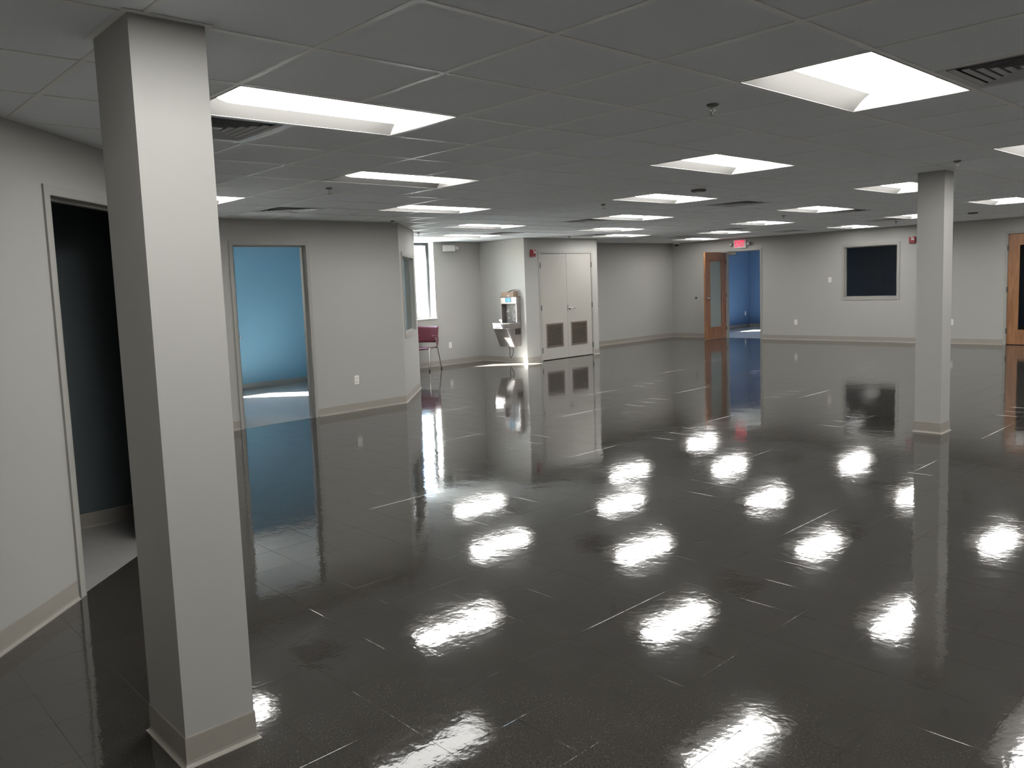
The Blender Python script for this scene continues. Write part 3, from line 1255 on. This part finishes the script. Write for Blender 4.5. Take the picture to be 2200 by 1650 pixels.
def obs_window(name, p, theta, w, z0, z1, lt, gm):
    r = opening_root(name, p, theta, lt, 'window')
    b = MB()
    f = 0.058
    for (y0, y1) in ((-0.012, 0.0), (0.12, 0.132)):
        b.frame(-f, w + f, z0 - f, z1 + f, f, y0, y1)
    b.box(-0.004, 0.003, -0.012, 0.132, z0 - .003, z1 + .003)
    b.box(w - 0.003, w + 0.004, -0.012, 0.132, z0 - .003, z1 + .003)
    b.box(0, w, -0.012, 0.132, z1 - 0.003, z1 + 0.004)
    b.box(0, w, -0.012, 0.132, z0 - 0.004, z0 + 0.003)
    b.build('frame', M['frame'], r)
    s = MB()
    s.frame(0.003, w - 0.003, z0 + .003, z1 - .003, 0.016, 0.040, 0.056)
    s.frame(0.003, w - 0.003, z0 + .003, z1 - .003, 0.016, 0.066, 0.080)
    s.build('glazing_stop', M['frame'], r)
    MB().box(0.004, w - 0.004, 0.057, 0.063, z0 + .005, z1 - .005).build('glass_pane', gm, r)
    return r


obs_window('window_1', W_OBS1[0], radians(135), 1.103, 0.935, 2.005, 'grey framed interior window seen edge-on in the angled wall', M['glass'])
obs_window('window_2', W_OBS2[0], 0.0, 1.105, 0.968, 2.068, 'grey framed dark observation window in the far right wall', M['glass'])


def ext_window(name, y0, y1, z0, z1, lt):
    """narrow daylight window in the outside wall x = -10.36, glass near the outer face"""
    w = y1 - y0
    r = opening_root(name, (-10.36, y0), radians(90), lt, 'window')
    b = MB()
    b.frame(0.0, w, z0, z1, 0.06, 0.17, 0.26)
    b.build('frame', M['alu'], r)
    MB().box(0.045, w - 0.045, 0.227, 0.233, z0 + .045, z1 - .045).build('glass_pane', M['glass'], r)
    MB().rbox(-0.025, w + 0.012, -0.022, 0.20, z0 - 0.022, z0 + 0.001, 0.003, 1).build('sill', M['sill'], r)
    return r


ext_window('window_3', 6.90, 7.765, 0.955, 2.44, 'tall narrow sunlit window in the alcove, half hidden by the angled wall')
ext_window('window_4', 2.00, 2.95, 0.955, 2.44, 'office window out of sight that throws a sun strip on the office floor')
ext_window('window_5', 16.75, 17.70, 0.955, 2.44, 'far room window out of sight beside the exit doorway')


# ------------------------------------------------------------------ things on the walls
def outlet(p, theta, z, lt, cat='outlet', name='wall_outlet', kind='duplex', w=0.07, h=0.115):
    r = empty(name, (p[0], p[1], z), theta)
    tag(r, lt, cat)
    MB().rbox(-w / 2, w / 2, -0.006, 0.0, -h / 2, h / 2, 0.002, 2).build('cover_plate', M['white_plastic'], r)
    if kind == 'duplex':
        for s in (-1, 1):
            k = MB().rbox(-0.017, 0.017, -0.009, -0.005, s * 0.022 - 0.014, s * 0.022 + 0.014, 0.0015, 1).build('socket', M['offwhite'], r)
            b = MB()
            b.box(-0.008, -0.0055, -0.0095, -0.0088, s * 0.022 - 0.002, s * 0.022 + 0.007)
            b.box(0.0055, 0.008, -0.0095, -0.0088, s * 0.022 - 0.002, s * 0.022 + 0.007)
            b.box(-0.002, 0.002, -0.0095, -0.0088, s * 0.022 - 0.010, s * 0.022 - 0.006)
            b.build('slot', M['black'], k)
    else:
        MB().rbox(-0.017, 0.017, -0.010, -0.005, -0.034, 0.034, 0.002, 1).build('rocker', M['offwhite'], r)
        MB().lathe([(0, 0), (0.004, 0), (0.004, -0.0015), (0, -0.0015)], c=(0, -0.006, 0.045), axis='y', n=8).build('screw', M['chrome'], r)
    return r


outlet((-6.8, 3.518), radians(90), 0.405, 'white duplex outlet low on the wall right of the blue office door')
outlet((-10.36, 8.095), radians(90), 0.39, 'white duplex outlet low on the alcove wall behind the red chair')
outlet((-6.979, 15.78), 0, 0.41, 'white duplex outlet low on the far wall, right of the exit doorway')
outlet((-3.70, 15.78), 0, 0.434, 'white duplex outlet showing just past the right side of the far column')
outlet((-10.36, 19.45), radians(90), 0.42, 'small white outlet on the blue wall seen through the exit doorway')
outlet((-6.184, 15.78), 0, 1.367, 'white light switch on the far wall left of the observation window', 'switch', 'light_switch', 'rocker')


def bumper(p, theta, z, lt):
    r = empty('wall_bumper', (p[0], p[1], z), theta)
    tag(r, lt, 'door stop')
    MB().lathe([(0, 0), (0.028, 0), (0.028, -0.006), (0.02, -0.01), (0, -0.01)], axis='y', n=16).build('base', M['steel_dark'], r)
    MB().lathe([(0.02, -0.01), (0.02, -0.022), (0.014, -0.026), (0, -0.026)], axis='y', n=16).build('rubber_tip', M['black'], r)


bumper((-9.64, 15.78), 0, 1.012, 'small round rubber door stop on the wall left of the maple door')
bumper((-10.36, 12.70), radians(90), 0.956, 'tiny round wall bumper at the right edge of the closet corner')


def fire_alarm(p, theta, z, lt):
    r = empty('fire_alarm', (p[0], p[1], z), theta)
    tag(r, lt, 'fire alarm', 'red wall alarms')
    MB().rbox(-0.062, 0.062, -0.045, 0.0, -0.07, 0.07, 0.008, 2).build('housing', M['red'], r)
    b = MB()
    for k in range(5):
        b.box(-0.05, 0.05, -0.048, -0.044, -0.056 + k * 0.008, -0.052 + k * 0.008)
    b.build('horn_slots', M['vinyl_dark'], r)
    MB().rbox(-0.012, 0.048, -0.062, -0.044, -0.006, 0.034, 0.006, 2).build('strobe_lens', M['clear_lens'], r)
    text_mesh('FIRE', 0.030, 0.0006, 'lettering', M['white_text'], r, (0.0, -0.0465, 0.052), (radians(90), 0, 0))
    return r


fire_alarm((-9.07, 9.205), radians(90), 2.145, 'red fire alarm strobe on the wall left of the closet doors')
fire_alarm((-4.455, 15.78), 0, 2.135, 'red fire alarm strobe beside the top of the far column')

# exit sign
r = empty('exit_sign', (-8.375, 15.78, 2.305), 0)
tag(r, 'lit red exit sign with two emergency lamps above the exit doorway', 'exit sign')
MB().rbox(-0.165, 0.165, -0.055, -0.001, -0.105, 0.110, 0.006, 2).build('housing', M['white_plastic'], r)
MB().rbox(-0.150, 0.150, -0.058, -0.054, -0.090, 0.095, 0.002, 1).build('face_plate', M['exit_face'], r)
text_mesh('EXIT', 0.205, 0.002, 'lettering', M['exit_letter'], r, (0, -0.060, 0.0), (radians(90), 0, 0), sx=0.62)
for s in (-1, 1):
    b = MB()
    b.tube([(s * 0.165, -0.03, 0.0), (s * 0.20, -0.035, 0.004)], 0.012, 8)
    b.lathe([(0, 0.045), (0.03, 0.040), (0.045, 0.005), (0.048, -0.015), (0, -0.016)], c=(s * 0.235, -0.055, 0.0), axis='y', n=16)
    b.build('emergency_lamp', M['grey_plastic'], r)
    MB().lathe([(0, -0.017), (0.04, -0.017), (0.03, -0.024), (0, -0.026)], c=(s * 0.235, -0.055, 0.0), axis='y', n=16).build('lamp_lens', M['clear_lens'], r)

# emergency light in the alcove
r = empty('emergency_light', (-10.36, 8.145, 2.312), radians(90))
tag(r, 'white emergency light unit high on the alcove wall by the window', 'emergency light')
MB().rbox(-0.145, 0.125, -0.075, 0.0, -0.062, 0.062, 0.008, 2).build('housing', M['white_plastic'], r)
for s in (1,):
    c0 = 0.178
    b = MB().lathe([(0, 0.04), (0.026, 0.036), (0.042, 0.0), (0.044, -0.02), (0, -0.021)], c=(c0, -0.055, 0.0), axis='y', n=16)
    b.tube([(s * 0.12, -0.035, 0), (c0, -0.035, 0)], 0.012, 8)
    b.build('lamp_head', M['offwhite'], r)
    MB().lathe([(0, -0.022), (0.036, -0.022), (0.028, -0.028), (0, -0.03)], c=(c0, -0.055, 0.0), axis='y', n=16).build('lamp_lens', M['clear_lens'], r)

# ------------------------------------------------------------------ drinking fountain
r = empty('drinking_fountain', (-9.44, 8.98, 0), 0)
tag(r, 'stainless steel drinking fountain with bottle filler on the alcove wall', 'drinking fountain')
# bottle filling tower
b = MB()
b.rbox(-0.23, 0.23, -0.115, -0.001, 1.165, 1.305, 0.012, 2)          # head
b.rbox(-0.23, -0.20, -0.115, -0.001, 0.805, 1.17, 0.008, 2)
b.rbox(0.20, 0.23, -0.115, -0.001, 0.805, 1.17, 0.008, 2)
b.build('filler_tower', M['steel'], r)
MB().box(-0.20, 0.20, -0.02, -0.004, 0.805, 1.17).build('filler_niche', M['steel_dark'], r)
MB().rbox(-0.235, 0.235, -0.12, -0.001, 1.304, 1.312, 0.002, 1).build('top_cap', M['steel_dark'], r)
k = MB().rbox(-0.075, 0.075, -0.119, -0.113, 1.205, 1.290, 0.002, 1).build('display', M['display'], r)
MB().frame(-0.078, 0.078, 1.202, 1.293, 0.008, -0.121, -0.114).build('bezel', M['navy_print'], k)
text_mesh('1', 0.03, 0.0005, 'readout', M['navy_print'], k, (0, -0.1205, 1.243), (radians(90), 0, 0))
b = MB()
b.lathe([(0.012, 1.17), (0.012, 1.145), (0.008, 1.135)], c=(0, -0.07, 0), n=12)
b.build('nozzle', M['chrome'], r)
# printed bottle outline and drop marks in the niche
b = MB()
bo = [(-0.045, 0.84), (-0.045, 0.99), (-0.038, 1.03), (-0.016, 1.065), (-0.014, 1.10), (0.014, 1.10), (0.016, 1.065), (0.038, 1.03), (0.045, 0.99), (0.045, 0.84)]
pts = [(0.07 + x, -0.022, z) for x, z in bo]
b.tube(pts + [pts[0]], 0.0022, 5)
b.tube([(0.035, -0.022, 0.99), (0.07, -0.022, 0.93), (0.105, -0.022, 0.99)], 0.0018, 5)
b.tube([(0.035, -0.022, 0.88), (0.07, -0.022, 0.94), (0.105, -0.022, 0.88)], 0.0018, 5)
b.tube([(0.05, -0.022, 1.115), (0.09, -0.022, 1.115)], 0.006, 5)
b.build('bottle_print', M['white_text'], r)
b = MB()
for (x, z, s) in ((-0.10, 1.02, 1.0), (-0.085, 0.885, 0.6)):
    b.tube([(x, -0.022, z + 0.045 * s), (x - 0.02 * s, -0.022, z), (x, -0.022, z - 0.02 * s), (x + 0.02 * s, -0.022, z), (x, -0.022, z + 0.045 * s)], 0.0035, 5)
    b.tube([(x - 0.045 * s, -0.022, z + 0.005), (x - 0.02 * s, -0.022, z - 0.005)], 0.006 * s, 5)
b.build('drop_print', M['white_text'], r)
# basin: rounded slab with a sunk bowl
def round_rect(hw, y0, y1, rad, z, n=6):
    """plan outline, back edge y1 straight, front corners rounded"""
    p = [(hw, y1), (-hw, y1)]
    for k in range(n + 1):
        a = pi + (pi / 2) * k / n
        p.append((-hw + rad + rad * cos(a), y0 + rad + rad * sin(a)))
    for k in range(n + 1):
        a = 1.5 * pi + (pi / 2) * k / n
        p.append((hw - rad + rad * cos(a), y0 + rad + rad * sin(a)))
    return [(x, y, z) for x, y in p]


def loft(loops, caps=(True, True)):
    b = MB()
    n = len(loops[0])
    v = [q for lp in loops for q in lp]
    f = []
    for i in range(len(loops) - 1):
        for k in range(n):
            k2 = (k + 1) % n
            f.append((i * n + k, i * n + k2, (i + 1) * n + k2, (i + 1) * n + k))
    if caps[0]:
        f.append(tuple(range(n)))
    if caps[1]:
        f.append(tuple(range((len(loops) - 1) * n, len(loops) * n)))
    b.add(v, f)
    return b


loft([round_rect(0.222, -0.40, -0.001, 0.10, 0.690), round_rect(0.232, -0.425, -0.001, 0.11, 0.702), round_rect(0.234, -0.43, -0.001, 0.11, 0.790),
      round_rect(0.228, -0.422, -0.001, 0.105, 0.805), round_rect(0.205, -0.395, -0.13, 0.10, 0.800), round_rect(0.13, -0.33, -0.19, 0.06, 0.765)]).build('basin', M['steel'], r)
b = MB()
b.lathe([(0.024, 0.80), (0.022, 0.835), (0.012, 0.85)], c=(-0.13, -0.20, 0), n=12)
b.rbox(-0.165, -0.115, -0.235, -0.185, 0.83, 0.875, 0.012, 2)
b.tube([(-0.13, -0.21, 0.84), (-0.10, -0.25, 0.85), (-0.06, -0.28, 0.835)], 0.008, 8)
b.build('bubbler', M['white_plastic'], r)
MB().rbox(-0.08, 0.08, -0.438, -0.428, 0.72, 0.775, 0.004, 1).build('push_bar', M['steel'], r)
MB().rbox(0.228, 0.237, -0.34, -0.20, 0.72, 0.775, 0.003, 1).build('push_bar', M['steel'], r)
# tapered apron under the basin
loft([round_rect(0.210, -0.19, -0.001, 0.02, 0.330), round_rect(0.216, -0.235, -0.001, 0.03, 0.42), round_rect(0.226, -0.36, -0.001, 0.05, 0.690)]).build('apron', M['steel'], r)
b = MB()
for k in range(7):
    b.box(0.2255, 0.2285 + 0.004, -0.165 + k * 0.021, -0.153 + k * 0.021, 0.57, 0.685)
b.build('side_vent', M['steel_vent'], r)
tp = MB().tube([(-0.05, -0.07, 0.34), (-0.055, -0.07, 0.22), (-0.05, -0.072, 0.13), (-0.02, -0.078, 0.09), (0.02, -0.08, 0.13), (0.055, -0.075, 0.20), (0.05, -0.07, 0.34)], 0.006, 8)
tp.build('power_cord', M['black'], r)

# cardboard box on the tower
r = empty('cardboard_box', (-9.45, 8.905, 1.312), radians(2))
tag(r, 'small open brown cardboard box on top of the bottle filler', 'box')
b = MB()
b.box(-0.17, 0.17, -0.055, 0.055, 0.0, 0.003)
b.box(-0.17, 0.17, -0.055, -0.052, 0.003, 0.085)
b.box(-0.17, 0.17, 0.052, 0.055, 0.003, 0.085)
b.box(-0.17, -0.167, -0.052, 0.052, 0.003, 0.085)
b.box(0.167, 0.17, -0.052, 0.052, 0.003, 0.11)
b.build('carton', M['cardboard'], r)
fl1 = []
for k in range(9):
    u = k / 8
    fl1.append((-0.18 + 0.35 * u, 0.088 + (0.045 * (max(0, u - 0.55) / 0.45) ** 0.6 if u > 0.55 else 0.004 * sin(u * 6))))
v = [(x, -0.058, z) for x, z in fl1] + [(x, 0.03, z + 0.004) for x, z in fl1] + [(x, -0.058, z + 0.003) for x, z in fl1] + [(x, 0.03, z + 0.007) for x, z in fl1]
n = 9
f = [(k, k + 1, n + k + 1, n + k) for k in range(8)] + [(2 * n + k, 3 * n + k, 3 * n + k + 1, 2 * n + k + 1) for k in range(8)] + [(k, 2 * n + k, 2 * n + k + 1, k + 1) for k in range(8)]
MB().add(v, f).build('flap', M['box_flap'], r)
MB().lathe([(0, 0), (0.02, 0), (0.02, 0.003), (0, 0.003)], c=(0.03, -0.056, 0.018), axis='y', n=10).build('label_sticker', M['white_text'], r)

# ------------------------------------------------------------------ burgundy chair
r = empty('stacking_chair', (-9.985, 7.105, 0), radians(25))
tag(r, 'burgundy stacking chair with metal legs under the alcove window', 'chair')


def shell_patch(nx, nz, fn, th, name, m, parent):
    """curved sheet from fn(u, w) with thickness th along local normal approximated by fn's third argument"""
    v = []
    for s in (0, th):
        for j in range(nz + 1):
            for i in range(nx + 1):
                v.append(fn(i / nx, j / nz, s))
    k = (nx + 1) * (nz + 1)
    f = []
    for j in range(nz):
        for i in range(nx):
            a = j * (nx + 1) + i
            f.append((a, a + 1, a + nx + 2, a + nx + 1))
            f.append((k + a + nx + 1, k + a + nx + 2, k + a + 1, k + a))
    for i in range(nx):
        a = i
        f.append((a, k + a, k + a + 1, a + 1))
        a = nz * (nx + 1) + i
        f.append((a, a + 1, k + a + 1, k + a))
    for j in range(nz):
        a = j * (nx + 1)
        f.append((a, a + nx + 1, k + a + nx + 1, k + a))
        a = j * (nx + 1) + nx
        f.append((a, k + a, k + a + nx + 1, a + nx + 1))
    o = MB().add(v, f, True).build(name, m, parent)
    return o


def back_fn(u, w, s):
    x = -0.225 + 0.45 * u
    if w < 0.08:
        x *= 0.97
    z = 0.515 + 0.305 * w
    y = 0.19 + 0.075 * w + 0.035 * (1 - (2 * u - 1) ** 2) - 0.02 + s
    return (x, y, z)


def seat_fn(u, w, s):
    x = (-0.225 + 0.45 * u) * (1 - 0.06 * w)
    y = -0.24 + 0.44 * w
    z = 0.435 - 0.014 * (1 - (2 * u - 1) ** 2) - 0.05 * max(0, 0.15 - w) / 0.15 * 0.4 - 0.012 * w + s
    return (x, y, z)


shell_patch(12, 8, back_fn, 0.016, 'backrest', M['vinyl_red'], r)
shell_patch(12, 10, seat_fn, 0.018, 'seat', M['vinyl_red'], r)
for s in (-1, 1):
    b = MB().tube([(s * 0.24, -0.235, 0.035), (s * 0.24, -0.225, 0.40), (s * 0.238, -0.20, 0.428), (s * 0.232, -0.12, 0.432), (s * 0.225, 0.05, 0.428), (s * 0.225, 0.16, 0.43)], 0.0115, 10)
    leg = b.build('leg', M['chrome'], r)
    MB().lathe([(0, 0), (0.015, 0), (0.016, 0.01), (0.014, 0.04), (0, 0.042)], c=(s * 0.24, -0.235, 0), n=12).build('rubber_foot', M['black'], leg)
    b = MB().tube([(s * 0.245, 0.262, 0.035), (s * 0.243, 0.20, 0.25), (s * 0.240, 0.13, 0.45), (s * 0.245, 0.07, 0.60), (s * 0.25, 0.045, 0.625)], 0.0115, 10)
    leg = b.build('leg', M['chrome'], r)
    MB().lathe([(0, 0), (0.015, 0), (0.016, 0.01), (0.014, 0.04), (0, 0.042)], c=(s * 0.245, 0.266, 0), n=12).build('rubber_foot', M['black'], leg)
    MB().tube([(s * 0.225, 0.10, 0.43), (s * 0.228, 0.17, 0.46), (s * 0.225, 0.205, 0.56), (s * 0.20, 0.24, 0.66)], [0.013, 0.015, 0.014, 0.011], 10).build('back_bracket', M['vinyl_dark'], r)
    MB().tube([(s * 0.252, -0.10, 0.648), (s * 0.256, -0.06, 0.652), (s * 0.256, 0.06, 0.640), (s * 0.250, 0.13, 0.632)], [0.012, 0.019, 0.020, 0.014], 10).build('armrest', M['vinyl_red'], r)
b = MB()
b.tube([(-0.23, -0.14, 0.418), (0.23, -0.14, 0.418)], 0.010, 8)
b.tube([(-0.225, 0.12, 0.418), (0.225, 0.12, 0.418)], 0.010, 8)
b.build('crossbar', M['chrome'], r)
